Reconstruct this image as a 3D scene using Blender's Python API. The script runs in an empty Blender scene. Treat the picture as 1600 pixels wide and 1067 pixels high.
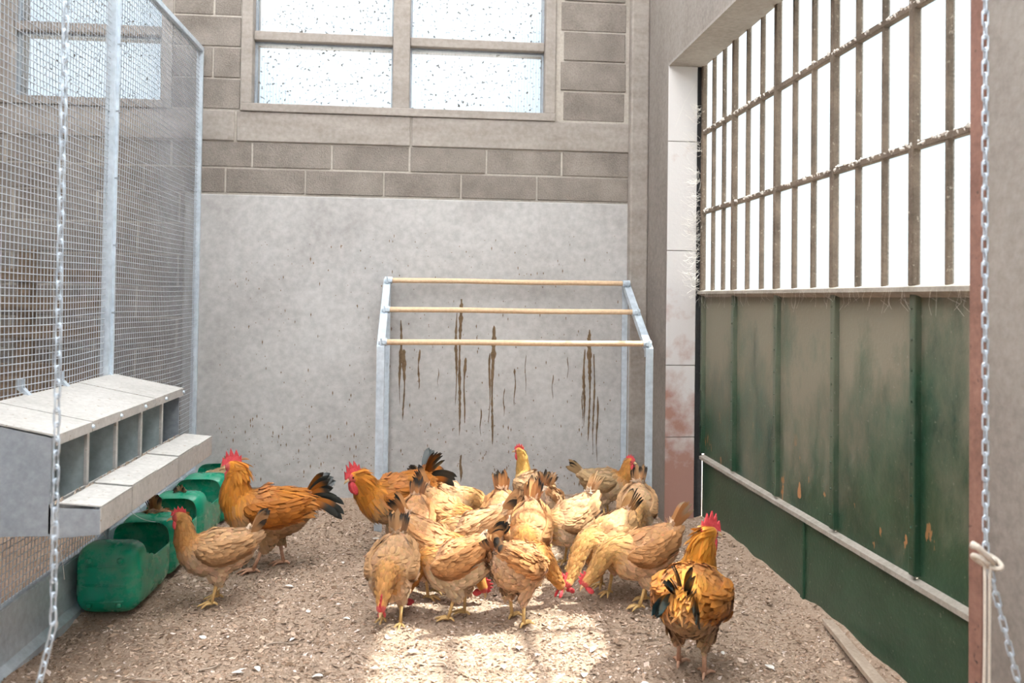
import bpy, bmesh, math, random
import numpy as np
from mathutils import Matrix, Vector

# ------------------------------------------------------------------ camera, sky, sun, exposure
SC = bpy.context.scene
COL = SC.collection
R = math.radians
CAM_H = 1.322
yaw, pitch, roll = R(5.5), R(1.07), R(.77)
fw = Vector((math.sin(yaw)*math.cos(pitch), math.cos(yaw)*math.cos(pitch), math.sin(pitch)))
rt = Vector((math.cos(yaw), -math.sin(yaw), 0)); up = rt.cross(fw)
r2 = rt*math.cos(roll) + up*math.sin(roll); u2 = -rt*math.sin(roll) + up*math.cos(roll)
cd = bpy.data.cameras.new('camera'); cam = bpy.data.objects.new('camera', cd); COL.objects.link(cam)
m = Matrix((r2, u2, -fw)).transposed().to_4x4(); m.translation = (0, 0, CAM_H); cam.matrix_world = m
cd.sensor_width = 36; cd.lens = 1300*36/1600; cd.shift_y = -92.3/1600
cd.clip_start = .05; cd.dof.use_dof = True; cd.dof.focus_distance = 4.1; cd.dof.aperture_fstop = 3.2
SC.camera = cam

W = bpy.data.worlds.new('sky'); SC.world = W; W.use_nodes = True
bg = W.node_tree.nodes['Background']; bg.inputs[0].default_value = (.80, .92, 1.0, 1); bg.inputs[1].default_value = 1.3
sd = bpy.data.lights.new('sun', 'SUN'); sd.energy = 18; sd.angle = R(1.2); sd.color = (1, .93, .82)
so = bpy.data.objects.new('sun', sd); COL.objects.link(so); so.location = (8, 2, 10)
so.rotation_euler = Vector((-.66, .05, -1)).to_track_quat('-Z', 'Y').to_euler()
SC.view_settings.view_transform = 'Standard'; SC.view_settings.look = 'None'
SC.view_settings.gamma = 1; SC.view_settings.use_curve_mapping = False
SC.view_settings.exposure = 1.12

rng = np.random.default_rng(7); random.seed(7)

# ------------------------------------------------------------------ helpers
def put(o, parent=None, label=None, cat=None, group=None, kind=None):
    if o.name not in COL.objects: COL.objects.link(o)
    if parent is not None: o.parent = parent
    if label: o['label'] = label
    if cat: o['category'] = cat
    if group: o['group'] = group
    if kind: o['kind'] = kind
    return o
def thing(name, label, cat, loc=(0, 0, 0), rz=0, group=None, kind=None, scale=1):
    o = bpy.data.objects.new(name, None); o.empty_display_size = .05
    o.location = loc; o.rotation_euler = (0, 0, rz); o.scale = (scale,)*3
    return put(o, None, label, cat, group, kind)
class MB:
    def __init__(s): s.v = []; s.f = []
    def add(s, vs, fs):
        b = len(s.v); s.v += [tuple(map(float, p)) for p in vs]; s.f += [tuple(i+b for i in f) for f in fs]; return s
    def box(s, x0, x1, y0, y1, z0, z1):
        return s.add([(x0,y0,z0),(x1,y0,z0),(x1,y1,z0),(x0,y1,z0),(x0,y0,z1),(x1,y0,z1),(x1,y1,z1),(x0,y1,z1)],
                     [(0,3,2,1),(4,5,6,7),(0,1,5,4),(1,2,6,5),(2,3,7,6),(3,0,4,7)])
    def prism(s, poly, axis, a, b):
        # poly of 2D points extruded along axis from a to b; axis 'y': (x,z), 'x': (y,z), 'z': (x,y)
        mk = {'y': lambda p, t: (p[0], t, p[1]), 'x': lambda p, t: (t, p[0], p[1]), 'z': lambda p, t: (p[0], p[1], t)}[axis]
        n = len(poly)
        vs = [mk(p, a) for p in poly] + [mk(p, b) for p in poly]
        return s.add(vs, [tuple(range(n))[::-1], tuple(range(n, 2*n))] + [(i, (i+1) % n, (i+1) % n+n, i+n) for i in range(n)])
    def tube(s, pts, r, n=8, caps=True, closed=False):
        pts = [Vector(p) for p in pts]; k = len(pts)
        rs = r if hasattr(r, '__len__') else [r]*k
        ring = []; side = None
        for i, p in enumerate(pts):
            if closed: t = pts[(i+1) % k] - pts[i-1]
            else: t = pts[min(i+1, k-1)] - pts[max(i-1, 0)]
            t.normalize()
            if side is None:
                side = t.orthogonal().normalized()
            side = (side - t*side.dot(t)).normalized(); nn = t.cross(side)
            ring.append([p + (side*math.cos(2*math.pi*j/n) + nn*math.sin(2*math.pi*j/n))*rs[i] for j in range(n)])
        vs = [q for rr in ring for q in rr]; fs = []
        for i in range(k if closed else k-1):
            a, b = i*n, ((i+1) % k)*n
            fs += [(a+j, a+(j+1) % n, b+(j+1) % n, b+j) for j in range(n)]
        if caps and not closed: fs += [tuple(range(n))[::-1], tuple(range((k-1)*n, k*n))]
        return s.add(vs, fs)
    def mesh(s, name, smooth=False):
        me = bpy.data.meshes.new(name); me.from_pydata(s.v, [], s.f); me.update()
        if smooth: me.shade_smooth()
        return me
    def build(s, name, mat, parent=None, smooth=False, bevel=0, **k):
        me = s.mesh(name, smooth)
        if mat: me.materials.append(mat)
        o = bpy.data.objects.new(name, me); put(o, parent, **k)
        if bevel:
            md = o.modifiers.new('bevel', 'BEVEL'); md.width = bevel; md.segments = 2; md.limit_method = 'ANGLE'
        return o
def link_mesh(name, me, parent=None, loc=(0,0,0), rot=(0,0,0), **k):
    o = bpy.data.objects.new(name, me); o.location = loc; o.rotation_euler = rot
    return put(o, parent, **k)

# ------------------------------------------------------------------ materials
def mat(name):
    m = bpy.data.materials.new(name); m.use_nodes = True
    nt = m.node_tree; return m, nt, nt.nodes['Principled BSDF']
def nd(nt, t, **k):
    n = nt.nodes.new(t)
    for a, b in k.items():
        if a.startswith('i_'): n.inputs[a[2:].replace('_', ' ')].default_value = b
        else: setattr(n, a, b)
    return n
def noise(nt, scale, detail=4, vec=None, rough=.6):
    n = nd(nt, 'ShaderNodeTexNoise'); n.inputs['Scale'].default_value = scale; n.inputs['Detail'].default_value = detail
    n.inputs['Roughness'].default_value = rough
    if vec is not None: nt.links.new(vec, n.inputs['Vector'])
    return n.outputs['Fac']
def ramp(nt, fac, stops):
    r = nd(nt, 'ShaderNodeValToRGB'); cr = r.color_ramp
    while len(cr.elements) < len(stops): cr.elements.new(.5)
    for e, (p, c) in zip(cr.elements, stops):
        e.position = p; e.color = (*c, 1) if len(c) == 3 else c
    nt.links.new(fac, r.inputs['Fac']); return r.outputs['Color']
def mixc(nt, fac, a, b, mode='MIX'):
    n = nd(nt, 'ShaderNodeMix', data_type='RGBA', blend_type=mode)
    for s, v in ((n.inputs['Factor'], fac), (n.inputs['A'], a), (n.inputs['B'], b)):
        if isinstance(v, (int, float)): s.default_value = v
        elif isinstance(v, tuple): s.default_value = (*v, 1)
        else: nt.links.new(v, s)
    return n.outputs['Result']
def coord(nt, world=True):
    return nd(nt, 'ShaderNodeNewGeometry').outputs['Position'] if world else nd(nt, 'ShaderNodeTexCoord').outputs['Object']
def bump(nt, p, h, strength=.3, dist=.01):
    b = nd(nt, 'ShaderNodeBump'); b.inputs['Strength'].default_value = strength; b.inputs['Distance'].default_value = dist
    nt.links.new(h, b.inputs['Height']); nt.links.new(b.outputs['Normal'], p.inputs['Normal'])
def stretch(nt, v, s):
    n = nd(nt, 'ShaderNodeMapping'); n.inputs['Scale'].default_value = s; nt.links.new(v, n.inputs['Vector']); return n.outputs['Vector']
def mottled(name, c0, c1, scale=3, fine=60, rough=.85, metal=0, bs=.2, bd=.004, speck=None, speck_scale=90, streak=None, world=True, spec=.3):
    m, nt, p = mat(name); v = coord(nt, world)
    if streak: v2 = stretch(nt, v, streak)
    else: v2 = v
    a = noise(nt, scale, 6, v2); b = noise(nt, fine, 3, v)
    c = ramp(nt, a, [(.3, c0), (.7, c1)])
    c = mixc(nt, .25, c, ramp(nt, b, [(.3, tuple(x*.6 for x in c0)), (.7, tuple(min(1, x*1.25) for x in c1))]))
    if speck:
        s = noise(nt, speck_scale, 2, v)
        c = mixc(nt, ramp(nt, s, [(.66, (0,0,0)), (.72, (1,1,1))]), c, speck)
    nt.links.new(c, p.inputs['Base Color']); p.inputs['Roughness'].default_value = rough; p.inputs['Metallic'].default_value = metal
    p.inputs['Specular IOR Level'].default_value = spec
    if bs: bump(nt, p, b, bs, bd)
    return m

M = {}
M['plaster'] = mottled('plaster', (.36,.345,.335), (.51,.50,.495), 1.6, 25, .9, bs=.15, bd=.004, speck=None)
M['block'] = mottled('block_concrete', (.15,.128,.11), (.30,.263,.235), 4.5, 110, .95, bs=.7, bd=.006)
M['beam'] = mottled('cast_concrete', (.25,.217,.195), (.36,.322,.295), 2.2, 40, .9, bs=.25, bd=.004, streak=(1,1,5))
M['mortar'] = mottled('mortar', (.36,.32,.28), (.46,.42,.375), 4, 60, .95, bs=.4)
M['wall_right'] = mottled('wall_concrete', (.19,.162,.146), (.31,.275,.252), 1.7, 45, .92, bs=.25, streak=(1,1,.35))
M['galv'] = mottled('galvanised_steel', (.46,.53,.61), (.66,.73,.80), 9, 35, .42, .3, bs=.05)
M['galv_dull'] = mottled('dull_galvanised_sheet', (.27,.30,.34), (.36,.39,.43), 5, 40, .5, .3, bs=.04)
M['galv_dust'] = mottled('dusty_galvanised_sheet', (.40,.385,.365), (.54,.52,.50), 5, 50, .75, .1, bs=.08, speck=(.30,.24,.18), speck_scale=55)
M['zinc_inner'] = mottled('zinc_inside', (.40,.47,.48), (.54,.61,.62), 4, 40, .45, .1, bs=.03)
M['wire'] = mottled('mesh_wire', (.42,.46,.52), (.58,.62,.68), 6, 60, .5, .35, bs=0)
M['wood_pole'] = mottled('turned_wood', (.62,.42,.26), (.76,.56,.38), 3, 60, .6, bs=.08, streak=(.4,9,9))
M['plank'] = mottled('weathered_wood', (.32,.245,.19), (.50,.40,.32), 4, 80, .9, bs=.5, streak=(6,1,6))
M['slat_wood'] = mottled('brown_boards', (.12,.085,.06), (.22,.165,.12), 3, 60, .9, bs=.3, streak=(1,4,14))
M['can_green'] = None
M['rust_red'] = mottled('rust_red_paint', (.17,.085,.065), (.30,.16,.125), 7, 50, .8, bs=.4, speck=(.06,.04,.035), speck_scale=30)
M['dark_seal'] = mottled('dark_seal', (.012,.012,.013), (.03,.03,.032), 6, 60, .8, bs=.2)
M['chain'] = mottled('zinc_chain', (.52,.60,.70), (.68,.75,.84), 20, 80, .35, .4, bs=0)
M['rail_dust'] = mottled('dust_caked_rail', (.26,.235,.20), (.40,.36,.32), 8, 60, .9, bs=.4)
M['rope'] = mottled('cotton_rope', (.62,.54,.46), (.78,.70,.62), 40, 300, .9, bs=.6, bd=.003)
M['string'] = mottled('white_string', (.70,.70,.70), (.82,.82,.82), 40, 200, .8, bs=0)
M['dropping'] = mottled('dried_droppings', (.12,.075,.04), (.24,.165,.10), 25, 160, .95, bs=.8, bd=.004)
M['cobweb'] = mottled('dusty_cobweb', (.62,.57,.52), (.78,.74,.70), 30, 90, 1, bs=0)
M['iron_bar'] = mottled('rusty_glazing_bar', (.085,.065,.05), (.22,.165,.125), 9, 90, .9, bs=.6, bd=.004, speck=(.33,.28,.23), speck_scale=60)
M['feather_white'] = mottled('white_down', (.70,.66,.62), (.82,.79,.75), 30, 90, .9, bs=0)
M['outside'] = mottled('outdoor_gravel', (.32,.30,.27), (.42,.40,.36), 2, 30, .95, bs=0)

def green_paint(name, dusty):
    m, nt, p = mat(name); v = coord(nt)
    base = ramp(nt, noise(nt, 5, 5, v), [(.3, (.014,.045,.026)), (.7, (.035,.085,.05))])
    sep = nd(nt, 'ShaderNodeSeparateXYZ'); nt.links.new(v, sep.inputs[0])
    # settled dust: blotches, thicker on the upper plates where the birds fly up
    a = noise(nt, 2.6, 7, stretch(nt, v, (1, 1, .55)), .7)
    mr = nd(nt, 'ShaderNodeMapRange'); mr.inputs[1].default_value = 0.2; mr.inputs[2].default_value = 1.35
    mr.inputs[3].default_value = -.22; mr.inputs[4].default_value = .16; nt.links.new(sep.outputs[2], mr.inputs[0])
    ad = nd(nt, 'ShaderNodeMath', operation='ADD'); nt.links.new(a, ad.inputs[0]); nt.links.new(mr.outputs[0], ad.inputs[1])
    d = ramp(nt, ad.outputs[0], [(.36, (0,0,0)), (.62, (dusty,)*3)])
    c = mixc(nt, d, base, (.235, .205, .155))
    sp = ramp(nt, noise(nt, 70, 2, v), [(.66, (0,0,0)), (.75, (.5,.5,.5))])
    c = mixc(nt, sp, c, (.26, .25, .21))
    ru = nd(nt, 'ShaderNodeMath', operation='MULTIPLY')
    rz = nd(nt, 'ShaderNodeMapRange'); rz.inputs[1].default_value = .75; rz.inputs[2].default_value = .5; nt.links.new(sep.outputs[2], rz.inputs[0])
    rr = ramp(nt, noise(nt, 11, 4, stretch(nt, v, (1, 1, .45))), [(.64, (0,0,0)), (.655, (1,1,1))])
    nt.links.new(rz.outputs[0], ru.inputs[0]); nt.links.new(rr, ru.inputs[1])
    if dusty > .5: c = mixc(nt, ru.outputs[0], c, (.40, .19, .08))
    nt.links.new(c, p.inputs['Base Color'])
    rgh = ramp(nt, d, [(0, (.32,)*3), (1, (.85,)*3)]); nt.links.new(rgh, p.inputs['Roughness'])
    bump(nt, p, noise(nt, 55, 4, v), .35, .004)
    return m
M['green_dusty'] = green_paint('dusty_green_paint', .85)
M['green_clean'] = green_paint('dark_green_paint', .45)

def can_mat():
    m, nt, p = mat('green_plastic'); v = coord(nt, False)
    a = noise(nt, 7, 6, v, .7)
    c = mixc(nt, ramp(nt, a, [(.48, (0,0,0)), (.75, (.6,.6,.6))]), (.0, .29, .165), (.20, .34, .26))
    nt.links.new(c, p.inputs['Base Color'])
    nt.links.new(ramp(nt, a, [(.45, (.18,)*3), (.75, (.55,)*3)]), p.inputs['Roughness'])
    return m
M['can_green'] = can_mat()

def glass(name, ribs, specks, tint):
    m, nt, p = mat(name); v = coord(nt)
    tr = nd(nt, 'ShaderNodeBsdfTransparent'); tl = nd(nt, 'ShaderNodeBsdfTranslucent'); gl = nd(nt, 'ShaderNodeBsdfGlossy')
    df = nd(nt, 'ShaderNodeBsdfDiffuse'); df.inputs[0].default_value = (.10,.085,.07,1)
    tr.inputs[0].default_value = (*tint, 1); tl.inputs[0].default_value = (.27,.28,.29,1); gl.inputs['Roughness'].default_value = .15
    wv = nd(nt, 'ShaderNodeTexWave', bands_direction=ribs[0]); wv.inputs['Scale'].default_value = ribs[1]; nt.links.new(v, wv.inputs['Vector'])
    f = ramp(nt, wv.outputs['Fac'], [(.2, (.16,)*3), (.8, (.22,)*3)])
    m1 = nd(nt, 'ShaderNodeMixShader'); nt.links.new(f, m1.inputs[0]); nt.links.new(tr.outputs[0], m1.inputs[1]); nt.links.new(tl.outputs[0], m1.inputs[2])
    m2 = nd(nt, 'ShaderNodeMixShader'); m2.inputs[0].default_value = .05; nt.links.new(m1.outputs[0], m2.inputs[1]); nt.links.new(gl.outputs[0], m2.inputs[2])
    sp = ramp(nt, noise(nt, specks[0], 2, v, .7), [(specks[1], (0,0,0)), (specks[1]+.02, (1,1,1))])
    m3 = nd(nt, 'ShaderNodeMixShader'); nt.links.new(sp, m3.inputs[0]); nt.links.new(m2.outputs[0], m3.inputs[1]); nt.links.new(df.outputs[0], m3.inputs[2])
    nt.links.new(m3.outputs[0], nt.nodes['Material Output'].inputs[0])
    return m
M['glass_door'] = glass('ribbed_glass', ('Z', 18), (60, .78), (.68,.715,.725))
M['glass_win'] = glass('speckled_glass', ('X', 16), (52, .643), (.74,.76,.78))

def rooflight():
    m, nt, p = mat('translucent_rooflight'); t = nd(nt, 'ShaderNodeBsdfTranslucent'); t.inputs[0].default_value = (.80,.82,.85,1)
    nt.links.new(t.outputs[0], nt.nodes['Material Output'].inputs[0]); return m
M['rooflight'] = rooflight()
def litter_mat():
    m, nt, p = mat('wood_litter'); v = coord(nt)
    a = noise(nt, 2.2, 6, v); b = noise(nt, 70, 5, v, .8)
    c = ramp(nt, a, [(.3, (.38,.262,.19)), (.7, (.54,.40,.31))])
    c = mixc(nt, .6, c, ramp(nt, b, [(.25, (.20,.13,.09)), (.5, (.46,.34,.255)), (.75, (.68,.565,.47))]))
    nt.links.new(c, p.inputs['Base Color']); p.inputs['Roughness'].default_value = .95; p.inputs['Specular IOR Level'].default_value = .1
    bump(nt, p, b, .9, .012); return m
M['litter'] = litter_mat()
def attr_mat(name, rough=.8, trans=0, sheen=0, spec=.2, fuzz=0):
    m, nt, p = mat(name); at = nd(nt, 'ShaderNodeAttribute', attribute_name='Col')
    c = at.outputs['Color']
    if fuzz:
        v = coord(nt, False); b = noise(nt, 130, 4, v, .7)
        c = mixc(nt, .5, c, mixc(nt, 1.0, c, ramp(nt, b, [(.3, (.62,.58,.55)), (.7, (1.2,1.2,1.2))]), 'MULTIPLY')); bump(nt, p, b, .5, .004)
    nt.links.new(c, p.inputs['Base Color']); p.inputs['Roughness'].default_value = rough
    p.inputs['Specular IOR Level'].default_value = spec
    if sheen: p.inputs['Sheen Weight'].default_value = sheen; p.inputs['Sheen Roughness'].default_value = .5
    if trans:
        t = nd(nt, 'ShaderNodeBsdfTranslucent'); nt.links.new(c, t.inputs[0])
        mx = nd(nt, 'ShaderNodeMixShader'); mx.inputs[0].default_value = trans
        nt.links.new(p.outputs[0], mx.inputs[1]); nt.links.new(t.outputs[0], mx.inputs[2])
        nt.links.new(mx.outputs[0], nt.nodes['Material Output'].inputs[0])
    return m
M['chips'] = attr_mat('litter_chips', .95)
M['coat'] = attr_mat('bird_coat', .85, 0, .15, .1, 1)
M['feather'] = attr_mat('bird_feather', .7, .22, .1, .25)
M['gloss_feather'] = attr_mat('glossy_feather', .35, .05, 0, .6)
M['comb'] = mottled('red_comb', (.50,.035,.05), (.72,.10,.11), 60, 250, .5, bs=.5, bd=.002, world=False)
M['beak'] = mottled('horn_beak', (.55,.36,.18), (.70,.50,.28), 40, 100, .4, bs=0, world=False)
M['leg'] = mottled('scaly_leg', (.58,.36,.13), (.72,.48,.22), 60, 200, .6, bs=.6, bd=.002, world=False)
M['leg_pink'] = mottled('pinkish_leg', (.50,.27,.18), (.66,.40,.27), 60, 200, .6, bs=.6, bd=.002, world=False)
M['eye'] = mottled('dark_eye', (.02,.012,.008), (.05,.02,.01), 30, 80, .1, bs=0, world=False, spec=.6)

def colour(me, cols):
    a = me.color_attributes.new('Col', 'FLOAT_COLOR', 'POINT')
    c = np.ones((len(me.vertices), 4), np.float32); c[:, :3] = cols; a.data.foreach_set('color', c.ravel())
def np_mesh(name, v, faces, mat_, cols=None, smooth=True):
    """v (n,3); faces: list of index arrays (quads and tris)"""
    me = bpy.data.meshes.new(name)
    me.from_pydata(np.asarray(v, float).tolist(), [], [f for arr in faces for f in np.asarray(arr).tolist()])
    me.update()
    if smooth: me.shade_smooth()
    if cols is not None: colour(me, cols)
    me.materials.append(mat_); return me

# ------------------------------------------------------------------ the setting
YB, XM, XW, XD, YR, YN = 5.44, -1.483, 1.41, 1.628, 4.90, 2.045
XL, ZC, YO = -4.6, 4.3, -3.6

# floor of litter, banked a little against the walls
nx, ny = 150, 190
gx = np.linspace(XL, 1.75, nx); gy = np.linspace(YO, YB+.02, ny)
X, Y = np.meshgrid(gx, gy)
def lump(x, y):
    s = np.zeros_like(x)
    for k, (fx, fy, a) in enumerate([(3.1,2.3,.007),(7.7,5.9,.006),(13.,-11.,.005),(-19.,23.,.004),(29.,31.,.003)]):
        s += a*np.sin(fx*x + fy*y + k*1.7)
    return s
def floor_z(x, y):
    z = lump(x, y) - .008
    z = z + .05*np.exp(-(YB-y)/.10) + .05*np.exp(-np.clip(XD-x, 0, 9)/.09)*(y > 1.9)
    return z
Z = floor_z(X, Y)
idx = np.arange(nx*ny).reshape(ny, nx)
q = np.stack([idx[:-1,:-1], idx[:-1,1:], idx[1:,1:], idx[1:,:-1]], -1).reshape(-1, 4)
fl = bpy.data.objects.new('floor', np_mesh('floor', np.stack([X, Y, Z], -1).reshape(-1, 3), [q], M['litter']))
put(fl, label='floor of loose brown wood litter', kind='structure')

def wall_pieces(name, boxes, mat_, label):
    b = MB()
    for bx in boxes: b.box(*bx)
    return b.build(name, mat_, label=label, kind='structure')
# back wall: backing with openings for two windows
W1 = (-1.235, .795); W2 = (-3.72, -1.66); ZW0, ZW1 = 2.50, 3.52
T0, T1 = YB+.006, YB+.24
wb = wall_pieces('wall_back', [(XL, XW+.4, T0, T1, -.1, ZW0), (XL, W2[0], T0, T1, ZW0, ZW1), (W2[1], W1[0], T0, T1, ZW0, ZW1),
     (W1[1], XW+.4, T0, T1, ZW0, ZW1), (XL, XW+.4, T0, T1, ZW1, ZC)], M['mortar'], 'back wall of concrete blocks above smooth grey render')
MB().box(-1.56, 1.40, YB-.012, T0, -.1, 1.955).build('plaster_panel', M['plaster'], wb, bevel=.006)
for x0, x1 in ((XL, -2.9), (-2.885, -1.27), (-1.255, -.155), (-.145, 1.36)):
    MB().box(x0, x1, YB-.008, T0, 2.30, 2.492).build('concrete_beam', M['beam'], wb, bevel=.006)
def course(z0, z1, joints, y=YB):
    for a, b in zip(joints[:-1], joints[1:]):
        dy = random.uniform(-.004, .004)
        MB().box(a+.006, b-.006, y+dy, T0+.03, z0+.006, z1-.006).build('block', M['block'], wb, bevel=.004)
course(1.965, 2.13, [XL] + [-1.32+.5*i for i in range(-6, 5)] + [1.36])
course(2.13, 2.298, [XL] + [-1.156+.5*i for i in range(-6, 5)] + [1.36])
for k in range(10): course(-.03+.2*k, -.03+.2*(k+1), [XL] + [-4.35+.25*(k % 2)+.5*i for i in range(0, 6)] + [-1.56])
z = 2.50; k = 0
while z < 4.2:
    sh = .25*(k % 2)
    if z < 3.5:
        course(z, z+.2, [XL, -4.3+sh*.8, W2[0]-.0])
        course(z, z+.2, [W2[1]] + ([-1.41] if k % 2 else []) + [W1[0]])
        course(z, z+.2, [W1[1]+.03, 1.275] if k % 2 else [W1[1]+.05, 1.268])
    else:
        course(z, z+.2, [XL] + [-4.35+sh+.5*i for i in range(0, 12)])
    z += .2; k += 1

def back_window(n, x0, x1, label):
    w = thing('window_%d' % n, label, None, (0, 0, 0), kind='structure')
    xm = (x0+x1)/2; f = MB()
    f.box(x0, x1, YB-.02, T1, 2.492, 2.545); f.box(x0, x1, YB-.01, T1, ZW1-.05, ZW1)
    f.box(x0, x0+.07, YB-.012, T1, 2.545, ZW1-.05); f.box(x1-.07, x1, YB-.012, T1, 2.545, ZW1-.05)
    f.build('window_frame', M['beam'], w, bevel=.005)
    MB().box(xm-.055, xm+.055, YB+.0, T1, 2.545, ZW1-.05).build('mullion', M['beam'], w, bevel=.006)
    for a, b in ((x0+.07, xm-.055), (xm+.055, x1-.07)):
        MB().box(a, b, YB+.03, T1-.02, 2.965, 3.025).build('transom', M['beam'], w, bevel=.006)
        for z0, z1 in ((2.545, 2.965), (3.025, ZW1-.05)):
            pf = MB(); e = .012
            pf.box(a, b, YB+.075, YB+.115, z0, z0+e); pf.box(a, b, YB+.075, YB+.115, z1-e, z1)
            pf.box(a, a+e, YB+.075, YB+.115, z0+e, z1-e); pf.box(b-e, b, YB+.075, YB+.115, z0+e, z1-e)
            pf.build('sash', M['galv_dull'], w)
            MB().box(a+.006, b-.006, YB+.092, YB+.098, z0+.006, z1-.006).build('pane', M['glass_win'], w)
back_window(1, *W1, 'four pane window with dirt speckled glass in back wall')
back_window(2, *W2, 'four pane window behind the wire mesh partition')

# right wall with the opening for the big glazed door
wr = wall_pieces('wall_right', [(XW, 1.60, YR, T1, -.1, ZC), (XW, 1.60, YO, YN, -.1, ZC), (XW, 1.60, YN, YR, 2.75, ZC)],
                 M['wall_right'], 'right concrete wall around the steel door opening')
tr1 = MB(); tr1.box(1.289, XW+.0, YB-.085, YB-.0, -.08, ZC)
tr1.build('trim_1', M['beam'], label='vertical concrete pilaster in the back right corner', kind='structure', bevel=.012)

def jamb_mat():
    m, nt, p = mat('whitewashed_jamb'); v = coord(nt)
    sep = nd(nt, 'ShaderNodeSeparateXYZ'); nt.links.new(v, sep.inputs[0])
    mr = nd(nt, 'ShaderNodeMapRange'); mr.inputs[1].default_value = 1.5; mr.inputs[2].default_value = .1
    mr.inputs[3].default_value = -.22; mr.inputs[4].default_value = .26; nt.links.new(sep.outputs[2], mr.inputs[0])
    ad = nd(nt, 'ShaderNodeMath', operation='ADD'); nt.links.new(noise(nt, 6, 6, v), ad.inputs[0]); nt.links.new(mr.outputs[0], ad.inputs[1])
    c = mixc(nt, ramp(nt, ad.outputs[0], [(.42, (0,0,0)), (.70, (.9,.9,.9))]), (.60,.57,.565), (.36,.17,.125))
    nt.links.new(c, p.inputs['Base Color']); p.inputs['Roughness'].default_value = .85; bump(nt, p, noise(nt, 45, 4, v), .3, .004); return m
M['jamb'] = jamb_mat()
t2 = thing('trim_2', 'whitewashed door jamb with worn red paint low down', None, kind='structure')
zz = [0, .50, .93, 1.62, 2.28, 2.745]
for a, b in zip(zz[:-1], zz[1:]):
    MB().box(XW-.004, 1.585, YR-.012, YR, a-(.05 if a == 0 else -.002), b-.002).build('jamb_panel', M['jamb'], t2, bevel=.003)
MB().box(XW-.006, 1.62, YN, YR-.012, 2.735, 2.75).build('lintel_board', M['beam'], t2)
MB().box(1.398, 1.412, 2.00, 2.05, -.05, 2.735).build('trim_3', M['rust_red'], label='rusty red steel corner guard at the door opening', kind='structure', bevel=.003)

# ceiling, far left wall, neighbouring pen, ground outdoors
cl = MB()
RX, RY = [-4.6, -3.9, -2.3, -2.1, -.5, -.3, 1.1, 1.8], [-3.6, -3.2, -1.0, -.8, 1.4, 1.6, 3.6, 3.8, 5.1, 5.68]
for i in range(7):
    for j in range(9):
        if not (i % 2 and j % 2 and i > 1): cl.box(RX[i], RX[i+1], RY[j], RY[j+1], ZC, ZC+.12)
cl = cl.build('ceiling', M['beam'], label='concrete ceiling with translucent roof lights', kind='structure')
for i in (3, 5):
    for j in (1, 3, 5, 7): MB().box(RX[i], RX[i+1], RY[j], RY[j+1], ZC+.05, ZC+.06).build('roof_light', M['rooflight'], cl)
MB().box(XL, XW, YO-.2, YO, -.1, 2.4).build('wall_front', M['wall_right'], label='low front wall of the barn', kind='structure')
MB().box(XL-.2, XL, YO, T1, -.1, ZC).build('wall_left', M['block'], label='far left wall beyond the mesh partition', kind='structure')
MB().box(-60, 60, -60, 60, -.35, -.12).build('ground', M['outside'], label='pale gravel ground outside the barn', kind='structure')

# ------------------------------------------------------------------ steel door: green plates below, glazing above
d = thing('door_1', 'tall green steel door with barred ribbed glass above', None, (0, 0, 0), kind='structure')
d['label'] = 'tall green steel door with barred ribbed glass above'
PB = [4.875, 4.36, 3.80, 3.235, 2.67, 2.105]          # heavy mullions
ZR, ZS, ZT = .385, 1.365, 2.80
for a, b in zip(PB[:-1], PB[1:]):
    MB().box(XD+.012, XD+.022, b+.002, a-.002, ZR, ZS).build('panel', M['green_dusty'], d)
for a, b in ((4.885, 3.525), (3.505, 2.06)):
    MB().box(XD+.006, XD+.022, b, a, .0, ZR).build('kick_panel', M['green_clean'], d)
MB().box(XD-.004, XD+.02, 3.50, 3.53, .0, ZR-.006).build('cover_strip', M['green_clean'], d, bevel=.003)
MB().prism([(XD-.014, ZR-.014), (XD+.02, ZR-.014), (XD+.02, ZR+.018), (XD-.004, ZR+.006), (XD-.014, ZR+.004)], 'y', 2.06, 4.885).build('rail', M['rail_dust'], d)
MB().prism([(XD-.035, ZS-.004), (XD+.03, ZS-.03), (XD+.03, ZS+.024), (XD-.035, ZS+.012)], 'y', 2.06, 4.89).build('sill', M['rail_dust'], d)
for y in PB:
    b = MB(); b.box(XD-.012, XD+.016, y-.017, y+.017, ZR+.022, ZS-.01)
    b.build('mullion', M['green_clean'], d, bevel=.004)
    MB().box(XD-.020, XD+.011, y-.015, y+.015, ZS+.016, ZT).build('mullion', M['iron_bar'], d, bevel=.004)
    rv = MB()
    for k in range(9):
        zq = ZR+.08+k*.105; rv.tube([(XD-.017, y, zq), (XD-.010, y, zq)], [.004, .006], 6)
    rv.build('rivet', M['green_clean'], d)
cols_y = []
for a, b in zip(PB[:-1], PB[1:]):
    cols_y += [a, a+(b-a)/3, a+2*(b-a)/3]
    for k in (1, 2):
        y = a+(b-a)*k/3
        MB().box(XD-.014, XD+.011, y-.008, y+.008, ZS+.016, ZT).build('glazing_bar', M['iron_bar'], d, bevel=.003)
cols_y.append(PB[-1])
for zq in (1.853, 2.333):
    MB().box(XD-.017, XD+.011, 2.06, 4.885, zq-.012, zq+.012).build('muntin', M['iron_bar'], d, bevel=.003)
    dd = MB()
    for k in range(150):      # crusts of dust caught on the bar
        y = random.uniform(2.08, 4.88); s = random.uniform(.004, .011)
        dd.tube([(XD-.012, y-s, zq+random.uniform(-.012,.014)), (XD-.015-s*.4, y, zq+.012+random.uniform(-.012,.004)), (XD-.012, y+s*1.4, zq+.010)], [s*.3, s*.6, s*.2], 5)
    dd.build('dust_crust', M['cobweb'], d, kind='stuff')
rows = [ZS+.01, 1.853, 2.333, ZT]
pane_me = None
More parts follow.
